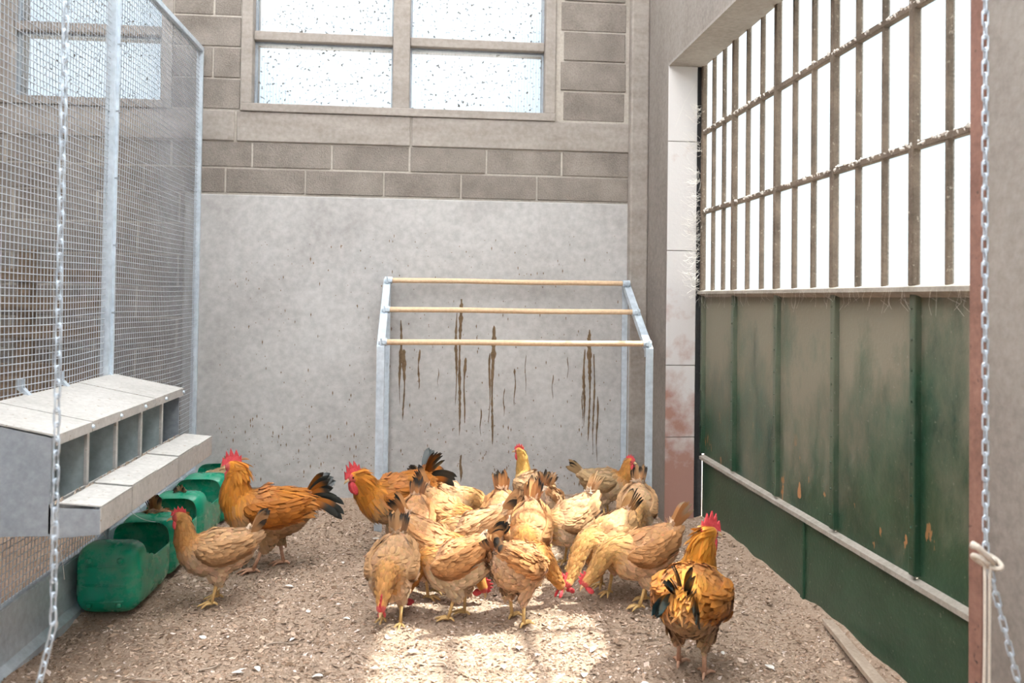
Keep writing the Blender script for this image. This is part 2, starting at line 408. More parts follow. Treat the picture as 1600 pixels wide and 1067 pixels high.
for a, b in zip(cols_y[:-1], cols_y[1:]):
    for z0, z1 in zip(rows[:-1], rows[1:]):
        MB().box(XD+.004, XD+.009, b+.004, a-.004, z0, z1).build('pane', M['glass_door'], d)
MB().box(1.586, 1.632, 4.888, 4.902, .0, 2.735).build('brush_seal', M['dark_seal'], d)
MB().box(XD-.03, XD+.03, 2.06, 4.885, ZT, ZT+.03).build('top_rail', M['iron_bar'], d)

# ------------------------------------------------------------------ wire mesh partition with galvanised posts
fe = thing('mesh_partition', 'tall galvanised wire mesh partition with steel posts behind the nest box', 'fence', (XM, 0, 0))
def bulge(y, z): return .016*np.sin(2.3*y+.6)*np.sin(1.9*z) + .008*np.sin(5.1*y+2.0*z)
def wires(y0, y1, z0, z1):
    V = []; Fq = []; base = 0; pitch_ = .0272; r = .0018
    def strip(P, a1, a2):
        nonlocal base
        n = len(P); ring = []
        for s, t in ((1,0),(0,1),(-1,0),(0,-1)): ring.append(P + r*(s*a1+t*a2))
        v = np.stack(ring, 1).reshape(-1, 3); V.append(v)
        i = np.arange(n-1)[:, None]*4; j = np.arange(4)[None]
        Fq.append(np.stack([i+j, i+(j+1) % 4, i+4+(j+1) % 4, i+4+j], -1).reshape(-1, 4)+base); base += len(v)
    ex, ey, ez = np.eye(3)
    zs = np.linspace(z0, z1, 60)
    for y in np.arange(y0+.012, y1-.005, pitch_):
        yy = y + .0025*np.sin(zs*6+y*3); fade = np.sin(np.pi*np.clip((y-y0)/(y1-y0), 0, 1))**.5
        strip(np.stack([bulge(y, zs)*fade-.002, yy, zs], -1), ex, ey)
    ys = np.linspace(y0, y1, 34)
    fade = np.sin(np.pi*np.clip((ys-y0)/(y1-y0), 0, 1))**.5
    for z in np.arange(z0+.015, z1-.005, pitch_):
        zz = z + .004*np.sin(ys*4.4+z*2.)
        strip(np.stack([bulge(ys, z)*fade+.002, ys, zz], -1), ex, ez)
    o = bpy.data.objects.new('wire_mesh', np_mesh('wire_mesh', np.concatenate(V), Fq, M['wire'])); put(o, fe, kind='stuff')
wires(4.015, 5.40, .205, 2.86); wires(2.42, 3.965, .205, 2.86)
for a, b in ((5.405, 5.425), (3.992, 4.022), (3.955, 3.988), (2.39, 2.42)):
    MB().prism([(-.018, a), (.020, a), (.020, b), (.012, b), (.012, a+.006), (-.018, a+.006)], 'z', .0, 2.885).build('post', M['galv'], fe)
MB().box(-.02, .03, 3.984, 3.996, .0, 2.885).build('post', M['galv'], fe)
for a, b in ((4.022, 5.405), (2.42, 3.955)):
    MB().box(-.018, .022, a, b, 2.855, 2.885).build('top_rail', M['galv'], fe, bevel=.003)
    MB().box(-.018, .022, a, b, .200, .215).build('bottom_rail', M['galv'], fe)
kp = MB().prism([(.012, .222), (.02, .222), (.024, .10), (.034, .035), (.062, .012), (.062, -.03), (.012, -.03)], 'y', 2.39, 5.42)
kp.build('kick_plate', M['galv'], fe)
bolts = MB()
for z in np.arange(.3, 2.8, .31): bolts.tube([(.02, 3.99, z), (.034, 3.99, z)], .008, 6)
bolts.build('bolt', M['galv_dull'], fe)

# ------------------------------------------------------------------ neighbouring pen seen through the mesh
pt = thing('board_fence', 'brown horizontal board fence in the pen behind the wire mesh', 'fence', (-3.0, 4.9, 0))
for z, h in ((.08, .26), (.37, .26), (.66, .26), (1.06, .07), (1.22, .07), (1.38, .07)):
    MB().box(-1.5, 1.15, -.012, .012, z, z+h).build('board', M['slat_wood'], pt, bevel=.003)
for x in (-1.4, -.3, .72): MB().box(x-.04, x+.04, .012, .09, -.02, 1.56).build('post', M['slat_wood'], pt)

# ------------------------------------------------------------------ nest box
nb = thing('nest_box', 'galvanised five hole nest box hung on the wire mesh', 'nest box', (0, 0, 0))
NY = [2.715, 2.985, 3.248, 3.512, 3.775, 4.03]; XF, XB, XT = -1.167, -1.462, -1.018
sidep = [(XB, .565), (XF, .565), (XF, .868), (XB, .936)]
for y in (NY[0], NY[-1]-.006):
    MB().prism(sidep, 'y', y, y+.006).build('end_panel', M['galv_dull'], nb)
for y in NY[1:-1]:
    MB().prism([(XB, .58), (XF-.004, .58), (XF-.004, .868), (XB, .936)], 'y', y-.002, y+.002).build('divider', M['zinc_inner'], nb)
for y in NY[1:-1]:
    MB().box(XF-.006, XF+.004, y-.010, y+.010, .655, .868).build('divider_post', M['galv_dust'], nb)
MB().box(XB, XB+.005, NY[0], NY[-1], .565, .93).build('back_panel', M['zinc_inner'], nb)
MB().box(XB+.005, XF, NY[0]+.006, NY[-1]-.006, .565, .572).build('floor_panel', M['zinc_inner'], nb)
MB().box(XF-.004, XF+.002, NY[0], NY[-1], .572, .664).build('front_lip', M['galv_dust'], nb)
def slope(x): return .940 + (x-XB)/(XF-XB)*(.876-.940)
ly = [NY[0]-.006, NY[1], NY[2], 3.64, NY[-1]+.006]
for k, (a, b) in enumerate(zip(ly[:-1], ly[1:])):
    l = .0015*(k % 2); x1 = XF+.014
    MB().prism([(XB-.004, slope(XB)+l), (x1, slope(x1)+l), (x1, slope(x1)-.028), (x1+.003, slope(x1)-.028), (x1+.003, slope(x1)+.005+l), (XB-.004, slope(XB)+.005+l)], 'y', a+.002, b-.002).build('roof_lid', M['galv_dust'], nb)
for y in NY: MB().tube([(XF+.010, y, .862), (XF+.024, y, .862)], [.009, .006], 8).build('screw_head', M['galv'], nb)
# egg tray in front
MB().prism([(XF, .560), (XT, .572), (XT, .645), (XF, .652)], 'y', NY[0], NY[0]+.005).build('tray_end', M['galv_dull'], nb)
MB().prism([(XF, .560), (XT, .572), (XT, .645), (XF, .652)], 'y', NY[-1]-.005, NY[-1]).build('tray_end', M['galv_dull'], nb)
MB().prism([(XF, .556), (XT, .568), (XT, .573), (XF, .561)], 'y', NY[0], NY[-1]).build('tray_floor', M['galv_dull'], nb)
for k, (a, b) in enumerate(zip(NY[:-1], NY[1:])):
    t = (.0, .005, .002, .006, .001)[k]
    MB().prism([(XF+.026, .664+t), (XT+.003, .652+t), (XT+.003, .656+t), (XF+.026, .668+t)], 'y', a+.003, b-.003).build('tray_lid', M['galv_dust'], nb)
    MB().box(XT-.002, XT+.003+.001*(k % 2), a+.0015, b-.0015, .572, .650+t).build('tray_front', M['galv_dust'], nb)
for y in (2.80, 3.20, 3.52, 3.99):
    MB().prism([(XM-.012, .965), (XB+.02, .925), (XB+.02, .932), (XM+.006, .972), (XM+.006, 1.002), (XM-.012, 1.002)], 'y', y-.012, y+.012).build('hook', M['galv'], nb)
br = MB()
for k in range(90):
    y = random.uniform(NY[0]+.02, NY[-1]-.03); x = XF+random.uniform(.002, .022); s = random.uniform(.004, .011); a = random.uniform(0, 3.1)
    br.tube([(x-s*.4*math.cos(a), y-s*math.sin(a), .658), (x+s*.4*math.cos(a), y+s*math.sin(a), .668)], [.002, .003], 4)
br.build('straw_bits', M['plank'], nb, kind='stuff')

# ------------------------------------------------------------------ roosting rack against the back wall
pr = thing('roost_rack', 'galvanised roosting rack with three wooden perches by back wall', 'perch', (0, 0, 0))
XA, XZ = -.268, 1.258
P3 = [(5.345, 1.425), (5.075, 1.243), (4.80, 1.062)]
for (y, z) in P3:
    n = 14
    MB().tube([(XA-.012+(XZ-XA+.024)*i/n, y, z+.0012*math.sin(i*.7+y)) for i in range(n+1)], .0165, 12).build('perch_bar', M['wood_pole'], pr, smooth=True)
for s, x in ((-1, XA), (1, XZ)):
    xo = x+s*.016
    e = .026
    MB().prism([(5.39, 1.436), (5.345, 1.413), (4.772, 1.036), (4.772, .985), (4.812, .985), (4.812, 1.018), (5.39, 1.396)], 'x', xo-.022, xo+.022).build('side_arm', M['galv'], pr)
    MB().prism([(xo-.022, 4.775), (xo+.022, 4.775), (xo+.022, 4.815), (xo+.016, 4.815), (xo+.016, 4.781), (xo-.022, 4.781)], 'z', -.02, 1.03).build('leg', M['galv'], pr)
    MB().prism([(xo-.022, 5.40), (xo+.022, 5.40), (xo+.022, 5.36), (xo+.016, 5.36), (xo+.016, 5.394), (xo-.022, 5.394)], 'z', -.02, 1.40).build('leg', M['galv'], pr)
    for (y, z) in P3:
        c = MB(); c.tube([(x-s*.018, y, z), (x+s*.030, y, z)], .0225, 12); c.box(x-.006, x+.012, y-.03, y+.03, z-.010, z+.010)
        c.tube([(x+s*.014, y-.022, z+.02), (x+s*.014, y-.022, z-.02)], .006, 6)
        c.build('clamp', M['galv'], pr)

# dried streaks of droppings on the wall below the perches
def streak(x, z0, z1, w):
    n = max(6, int((z0-z1)/.02)); L = []; Rr = []
    ph = random.uniform(0, 6)
    for i in range(n+1):
        t = i/n; ww = w*(.35+.65*abs(math.sin(t*4.+ph)))*(1-t)**.55*min(1, t*9+.25)*random.uniform(.55, 1.15)
        xx = x + .004*math.sin(t*7+ph)
        L.append((xx-ww/2-.0005, z0+(z1-z0)*t)); Rr.append((xx+ww/2+.0005, z0+(z1-z0)*t))
    b = MB(); y0 = YB-.0125
    vs = []; fs = []
    for (l, r_) in zip(L, Rr):
        vs += [(l[0], y0+.002, l[1]), ((l[0]+r_[0])/2, y0-random.uniform(.002, .006), l[1]), (r_[0], y0+.002, r_[1])]
    for i in range(n): fs += [(i*3, i*3+1, i*3+4, i*3+3), (i*3+1, i*3+2, i*3+5, i*3+4)]
    b.add(vs, fs); b.build('dropping_streak', M['dropping'], wb)
for a in [(-.195,1.17,.62,.026),(-.17,.98,.52,.030),(-.075,.98,.72,.020),(.190,1.31,.42,.034),(.165,1.22,.62,.022),(.222,.93,.50,.024),
          (.405,1.14,.36,.034),(.385,.96,.5,.016),(.33,.60,.42,.010),(.55,.86,.62,.014),(.48,.73,.55,.008),(.80,.82,.66,.008),(1.045,1.12,.38,.034),(1.075,.96,.3,.018),
          (1.01,.99,.48,.028),(1.10,.68,.25,.016),(1.0,.72,.5,.012),(.205,.30,.12,.030),(.90,.94,.80,.006),(.62,.95,.7,.006),(.05,.86,.74,.006)]:
    streak(a[0], a[1], a[2], a[3]*1.5)
sp = MB()
for k in range(900):
    x = random.uniform(-1.35, 1.27); z = random.uniform(.08, 1.75) if k % 3 else random.uniform(.05, .5)
    s = random.uniform(.0012, .0042); h = s*random.choice((1, 1, 2.5, 5))
    sp.add([(x-s, YB-.0135, z), (x, YB-.0135, z-h), (x+s, YB-.0135, z), (x, YB-.0135, z+h*.7)], [(0, 1, 2, 3)])
sp.build('dropping_specks', M['dropping'], wb, kind='stuff')

# ------------------------------------------------------------------ green feed cans along the partition
def can_mesh():
    w, l, h = .130, .218, .142
    def sup(t, a, b, n=4.5):
        c, s = math.cos(t), math.sin(t)
        return a*math.copysign(abs(c)**(2/n), c), b*math.copysign(abs(s)**(2/n), s)
    N = 64
    prof = [(-l, .0), (-l, .55), (-l+.003, .72), (-l+.016, .88), (-l+.042, .985), (-l+.06, 1.0), (-.095, 1.0), (-.088, .985), (-.08, 1.0),
            (-.03, 1.0), (.03, 1.0), (.09, 1.0), (l-.06, 1.0), (l-.04, .98), (l-.016, .88), (l-.003, .7), (l, .5), (l, .0)]
    vs = []; fs = []
    for (y, r_) in prof:
        for j in range(N):
            a, b = sup(2*math.pi*j/N, w, h); vs.append((a*r_, y, h+b*r_))
    for i in range(len(prof)-1):
        for j in range(N):
            ring = [i*N+j, i*N+(j+1) % N, (i+1)*N+(j+1) % N, (i+1)*N+j]
            c = np.mean([vs[k] for k in ring], 0)
            # the upper side is cut open behind a hood, dipping down at the sides
            if -.10 < c[1] < l-.035 and c[2] > h*1.62 - .05*max(0, min(1, (c[1]+.1)/.1)): continue
            fs.append(ring)
    me = bpy.data.meshes.new('can_body'); me.from_pydata(vs, [], fs); me.update()
    bm = bmesh.new(); bm.from_mesh(me); bmesh.ops.remove_doubles(bm, verts=bm.verts, dist=.0004)
    bmesh.ops.recalc_face_normals(bm, faces=bm.faces); bm.to_mesh(me); bm.free()
    me.shade_smooth(); me.materials.append(M['can_green']); return me
can_me = can_mesh()
emb = MB(); yf = -.220
for z, w_ in ((.205, .075), (.128, .085), (.06, .078)):
    emb.tube([(-w_, yf+.004, z), (-w_*.5, yf, z), (w_*.5, yf, z), (w_, yf+.004, z)], .0045, 6)
for x in (-.06, .06):
    for z in (.225, .045): emb.tube([(x, yf+.006, z), (x, yf-.003, z)], [.014, .008], 10)
emb_me = emb.mesh('moulding', True); emb_me.materials.append(M['can_green'])
can_lab = ['empty green plastic feed can with closed rounded end, first in the row', 'green plastic feed can with a dark tailed hen reaching in',
           'dusty green feed can in the row below the far nest holes', 'green feed can against the back wall with a hen inside']
CY = [3.775, 4.222, 4.669, 5.116]
for k, y in enumerate(CY):
    c = thing('feed_can', can_lab[k], 'feed can', (-1.305+.006*k, y, .0), R((-2, 1, -1, 2)[k]), 'green feed cans along the mesh partition')
    o = link_mesh('can_body', can_me, c); md = o.modifiers.new('wall', 'SOLIDIFY'); md.thickness = .004; md.offset = -1
    md = o.modifiers.new('round', 'SUBSURF'); md.levels = 1; md.render_levels = 1
    link_mesh('moulding', emb_me, c)

# white strings tying the cans to the mesh
for k, (y, x1, z1) in enumerate([(3.42,-1.41,.20),(3.74,-1.40,.26),(3.80,-1.385,.26),(4.10,-1.40,.26),(4.20,-1.39,.262),(4.45,-1.40,.26),(4.60,-1.39,.262),(4.93,-1.40,.26),(5.02,-1.39,.262),(4.02,-1.255,.264)]):
    x0 = XM+.006; z0 = .44+.05*math.sin(k*2.1)
    pts = [(x0+(x1-x0)*t, y+.03*math.sin(3.1*t+k)*t, z0+(z1-z0)*t-.04*math.sin(math.pi*t)*(1 if k % 2 else -.3)) for t in np.linspace(0, 1, 12)]
    MB().tube(pts, .0016, 5).build('tie_string', M['string'], smooth=True, label='thin white string tied from the mesh to the green cans', cat='string', group='strings tying the feed cans')

# ------------------------------------------------------------------ chains hanging in front
def link_me():
    pts = []; L, w, r_ = .0125, .0062, .0021
    for k in range(24):
        a = 2*math.pi*k/24
        pts.append((w*math.cos(a), 0, w*math.sin(a)+math.copysign(L-.0, math.sin(a)) if abs(math.sin(a)) > 1e-6 else 0))
    me = MB().tube(pts, r_, 8, closed=True).mesh('link', True); me.materials.append(M['chain']); return me
LM = link_me()
def chain(label, path):
    c = thing('chain', label, 'chain', path[0])
    P = [Vector(p) for p in path]; seg = [(b-a).length for a, b in zip(P[:-1], P[1:])]; tot = sum(seg)
    n = int(tot/.0292)
    for i in range(n+1):
        s = (i+.5)*tot/(n+1); k = 0
        while s > seg[k] and k < len(seg)-1: s -= seg[k]; k += 1
        t = (P[k+1]-P[k]).normalized(); p = P[k]+t*s
        q = t.to_track_quat('Z', 'Y')
        o = bpy.data.objects.new('link', LM); o.matrix_local = Matrix.Translation(p-P[0]) @ q.to_matrix().to_4x4() @ Matrix.Rotation(R(12+90*(i % 2)), 4, 'Z')
        put(o, c)
    return c
chain('steel link chain hanging in front of the nest box', [(-.764, 1.8, ZC), (-.766, 1.8, 1.3), (-.762, 1.8, .63), (-.795, 1.81, .50), (-.90, 1.84, .24), (-.98, 1.86, .012), (-1.12, 1.88, .012)])
chain('steel link chain beside the door opening with a rope knot', [(1.262, 1.8, ZC), (1.266, 1.8, 1.4), (1.270, 1.8, .752), (1.305, 1.8, .62), (1.352, 1.8, .45), (1.398, 1.8, .36)])
rp = thing('rope', 'pale cotton rope knotted on the chain, two ends hanging', 'rope', (1.262, 1.79, .75))
kn = [(.03*math.sin(t*1.0)*(1-.03*t), .016*math.cos(t*1.7), .014*math.cos(t*1.3)-.012) for t in np.linspace(0, 9, 40)]
MB().tube(kn, .006, 8).build('knot', M['rope'], rp, smooth=True)
MB().tube([(.012,-.012,-.012), (-.012,-.02,.008), (-.032,-.02,.026), (-.045,-.018,.032)], [.006,.007,.0075,.009], 8).build('loose_end', M['rope'], rp, smooth=True)
for dx, ph in ((-.011, 0), (.013, 2)):
    MB().tube([(dx*(.4+t*.8)+.003*math.sin(5*t+ph), -.004, -.015-t*.70) for t in np.linspace(0, 1, 16)], .0034, 7).build('strand', M['rope'], rp, smooth=True)

# ------------------------------------------------------------------ litter on the floor
nC = 60000
cx = rng.uniform(-1.42, 1.62, nC); cy = 5.43 - (5.43-2.2)*rng.random(nC)**.8; cz = floor_z(cx, cy)+.002
a = rng.uniform(0, 6.28, nC); ln = rng.uniform(.003, .009, nC)*(1+1.2*(rng.random(nC) > .93)); wd = ln*rng.uniform(.25, .75, nC)
tl = rng.uniform(-.5, .5, (nC, 2)); dx, dy = np.cos(a), np.sin(a)
P = np.stack([cx, cy, cz], -1)
u_ = np.stack([dx, dy, tl[:, 0]], -1)*ln[:, None]; w_ = np.stack([-dy, dx, tl[:, 1]], -1)*wd[:, None]
V = np.stack([P-u_, P+w_+[0,0,.0015], P+u_, P-w_+[0,0,.0015]], 1).reshape(-1, 3)
pal = np.array([(.19,.135,.09),(.32,.235,.165),(.44,.34,.25),(.55,.45,.345),(.66,.56,.46),(.76,.70,.64)]); pc = np.array((1.04,.95,.95))*pal[rng.choice(6, nC, p=[.16,.24,.26,.2,.1,.04])]
o = bpy.data.objects.new('litter_chips', np_mesh('litter_chips', V, [np.arange(nC*4).reshape(-1, 4)], M['chips'], np.repeat(pc, 4, 0), False))
put(o, label='loose wood chips and husks strewn over the floor', cat='litter', kind='stuff')

pk = MB(); pk.add([(1.565,3.20,.045),(1.600,3.18,.045),(1.53,2.62,.03),(1.485,2.63,.03),(1.565,3.20,.065),(1.600,3.18,.065),(1.53,2.62,.05),(1.485,2.63,.05)],
    [(0,3,2,1),(4,5,6,7),(0,1,5,4),(1,2,6,5),(2,3,7,6),(3,0,4,7)])
pk.build('wood_plank', M['plank'], bevel=.002, label='narrow weathered wooden plank lying by the green door', cat='plank')

MB().box(-1.22, -.80, 5.385, 5.41, -.01, .105).build('wood_board', M['slat_wood'], bevel=.003, label='short brown board standing against the foot of back wall', cat='board')

def quill(L=.05, w=.012):
    vs = []; fs = []; n = 7
    for i in range(n+1):
        t = i/n; ww = w*math.sin(math.pi*min(1, t*.93+.07))**.6*(0.15 if t < .2 else 1)
        x = L*(t-.5); y = .12*L*math.sin(2.2*t); z = .004+.006*math.sin(math.pi*t)
        vs += [(x, y-ww, z+.002), (x, y, z), (x, y+ww, z+.002)]
    for i in range(n): fs += [(i*3, i*3+1, i*3+4, i*3+3), (i*3+1, i*3+2, i*3+5, i*3+4)]
    me = MB().add(vs, fs).mesh('loose_feather', True); me.materials.append(M['feather_white']); return me
qm = quill()
for k, (x, y) in enumerate([(-.66,3.03),(-.60,3.05),(-.38,2.98),(-.52,3.32),(-.33,3.48),(-.86,3.35),(-.18,3.02),(.28,2.98),(.55,2.92),(.62,3.10),(.35,3.14),(.75,2.83),(-.05,3.10),(-.62,3.86),(-.42,4.2),(1.18,3.35),(1.25,2.95),(1.32,3.62),(1.12,3.08),(-.28,4.6)]):
    o = link_mesh('loose_feather', qm, None, (x, y, float(floor_z(np.array(x), np.array(y)))+.003), (0, random.uniform(-.2,.2), random.uniform(0, 6)),
                  label='small white moulted feather lying on the litter', cat='feather', group='moulted feathers on the floor')
    s = random.uniform(.55, 1.1); o.scale = (s, s, s)
for k, (x, y, l, a) in enumerate([(-.56,3.28,.11,.2),(-.95,2.98,.10,.1),(-.76,3.06,.08,.7),(.05,3.0,.07,2.4),(.92,2.72,.10,2.9),(-.40,3.72,.08,.9),(-.3,3.62,.06,1.1)]):
    pts = [(l*(t-.5), .01*math.sin(t*5+k), .006+.004*math.sin(t*3)) for t in np.linspace(0, 1, 7)]
    o = MB().tube(pts, [.003,.004,.004,.0035,.003,.003,.002], 6).build('twig', M['plank'], smooth=True, label='thin dry twig lying on the litter floor', cat='twig', group='twigs on the floor')
    o.location = (x, y, float(floor_z(np.array(x), np.array(y)))+.002); o.rotation_euler = (0, 0, a)

# cobwebs on the jamb and sill
cw = MB()
def strands(c, n, spread, length):
    for k in range(n):
        p = Vector(c)+Vector((random.gauss(0, .008), random.gauss(0, spread*.3), random.gauss(0, spread)))
        dr = Vector((-random.uniform(.2, 1), -random.uniform(0, .5), random.uniform(-.5, .5))).normalized(); L = length*random.uniform(.4, 1)
        q = [p+dr*L*t+Vector((0, 0, -.25*L*math.sin(math.pi*t)*random.uniform(0, 1))) for t in (0, .25, .5, .75, 1)]
        cw.tube(q, .0007, 3, caps=False)
for z in (2.45, 2.25, 2.06, 1.93, 1.80, 1.72, 1.60, 1.50, 1.41): strands((1.60, 4.885, z), 26, .035, .13)
cw.tube([(1.58, 4.885, 2.65), (1.50, 4.87, 2.52), (1.44, 4.86, 2.36)], .0008, 3)
for k in range(80):
    y = random.uniform(2.1, 4.85); L = random.uniform(.02, .09)
    cw.tube([(XD-.036, y, ZS), (XD-.038, y+random.uniform(-.02,.02), ZS-L*.6), (XD-.034, y+random.uniform(-.04,.04), ZS-L)], .0003, 3, caps=False)
cw.build('cobweb', M['cobweb'], label='dusty pale cobwebs on the door jamb and sill', cat='cobweb', kind='stuff')

# ------------------------------------------------------------------ poultry
BODY = np.array((1, 1, 1.12, 1.12))*np.array([(-.168,.070,.010,.010),(-.155,.060,.028,.032),(-.120,.036,.052,.060),(-.075,.012,.072,.080),(-.022,.0,.082,.088),
                 (.030,.0,.082,.090),(.075,.012,.071,.082),(.106,.034,.055,.066)])
PIV = np.array((0, 0, .228))
def catmull(P, n):
    P = np.asarray(P, float); Q = np.vstack([2*P[0]-P[1], P, 2*P[-1]-P[-2]]); out = []
    for i in range(1, len(Q)-2):
        for t in np.linspace(0, 1, n, endpoint=False):
            a, b, c, d_ = Q[i-1:i+3]
            out.append(.5*((2*b)+(-a+c)*t+(2*a-5*b+4*c-d_)*t*t+(-a+3*b-3*c+d_)*t**3))
    out.append(P[-1]); return np.array(out)
def loft(C, rw, rh, n=20):
    T = np.gradient(C, axis=0); T /= np.linalg.norm(T, axis=1)[:, None]
    side = np.array((0, 1., 0)); V = []; ups = []
    for c, t, a, b in zip(C, T, rw, rh):
        side = side-t*side.dot(t); side /= np.linalg.norm(side); u = np.cross(t, side); ups.append(u)
        th = np.linspace(0, 2*np.pi, n, endpoint=False)
        V.append(c+np.outer(np.cos(th)*a, side)+np.outer(np.sin(th)*b, u))
    k = len(C); V = np.concatenate(V+[C[:1], C[-1:]])
    F = [(i*n+j, i*n+(j+1) % n, (i+1)*n+(j+1) % n, (i+1)*n+j) for i in range(k-1) for j in range(n)]
    F += [(k*n, (j+1) % n, j) for j in range(n)] + [(k*n+1, (k-1)*n+j, (k-1)*n+(j+1) % n) for j in range(n)]
    return V, F, T, np.array(ups)
def feathers(P, D, N, L, Wd, lift, colr, g):
    """curved leaf shaped feathers: base at P, lying along D, raised along N"""
    D = D-N*(D*N).sum(1)[:, None]; D /= np.linalg.norm(D, axis=1)[:, None]+1e-9; S = np.cross(N, D)
    rows = []; cs = []
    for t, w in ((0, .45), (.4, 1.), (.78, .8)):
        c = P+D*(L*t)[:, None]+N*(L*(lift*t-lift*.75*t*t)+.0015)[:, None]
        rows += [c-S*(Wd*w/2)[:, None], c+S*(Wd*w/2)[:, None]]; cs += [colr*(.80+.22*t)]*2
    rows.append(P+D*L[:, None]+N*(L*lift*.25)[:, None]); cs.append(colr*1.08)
    n = len(P); V = np.stack(rows, 1).reshape(-1, 3); c = np.clip(np.stack(cs, 1).reshape(-1, 3), 0, 1)
    b = np.arange(n)[:, None]*7
    q = np.concatenate([b+[0,1,3,2], b+[2,3,5,4]]); t3 = b+[4,5,6]
    return V, q, t3, c
def blade(base, direc, normal, L, w, bend, tipc, basec, n=9, tipstart=.5):
    """one long tail or flight feather with a raised shaft"""
    d = np.array(direc, float); d /= np.linalg.norm(d); nn = np.array(normal, float); nn -= d*nn.dot(d); nn /= np.linalg.norm(nn); s = np.cross(nn, d)
    V = []; F = []; C = []; p = np.array(base, float); dc = d.copy()
    for i in range(n+1):
        t = i/n; ww = w*(.35+.65*math.sin(math.pi*min(.5, t*.75)))*(1 if t < .82 else max(.0, (1-t)/.18)**.55+.03)
        ss = np.cross(nn, dc)
        V += [p-ss*ww/2+nn*-.002, p+nn*.0015, p+ss*ww/2-nn*.002]
        k = np.clip((t-tipstart)/.18, 0, 1); c = np.array(basec)*(1-k)+np.array(tipc)*k; C += [c*.9, c, c*.9]
        p = p+dc*L/n; dc = dc+np.array(bend)/n; dc /= np.linalg.norm(dc)
    for i in range(n): F += [(i*3, i*3+1, i*3+4, i*3+3), (i*3+1, i*3+2, i*3+5, i*3+4)]
    return np.array(V), F, np.array(C)

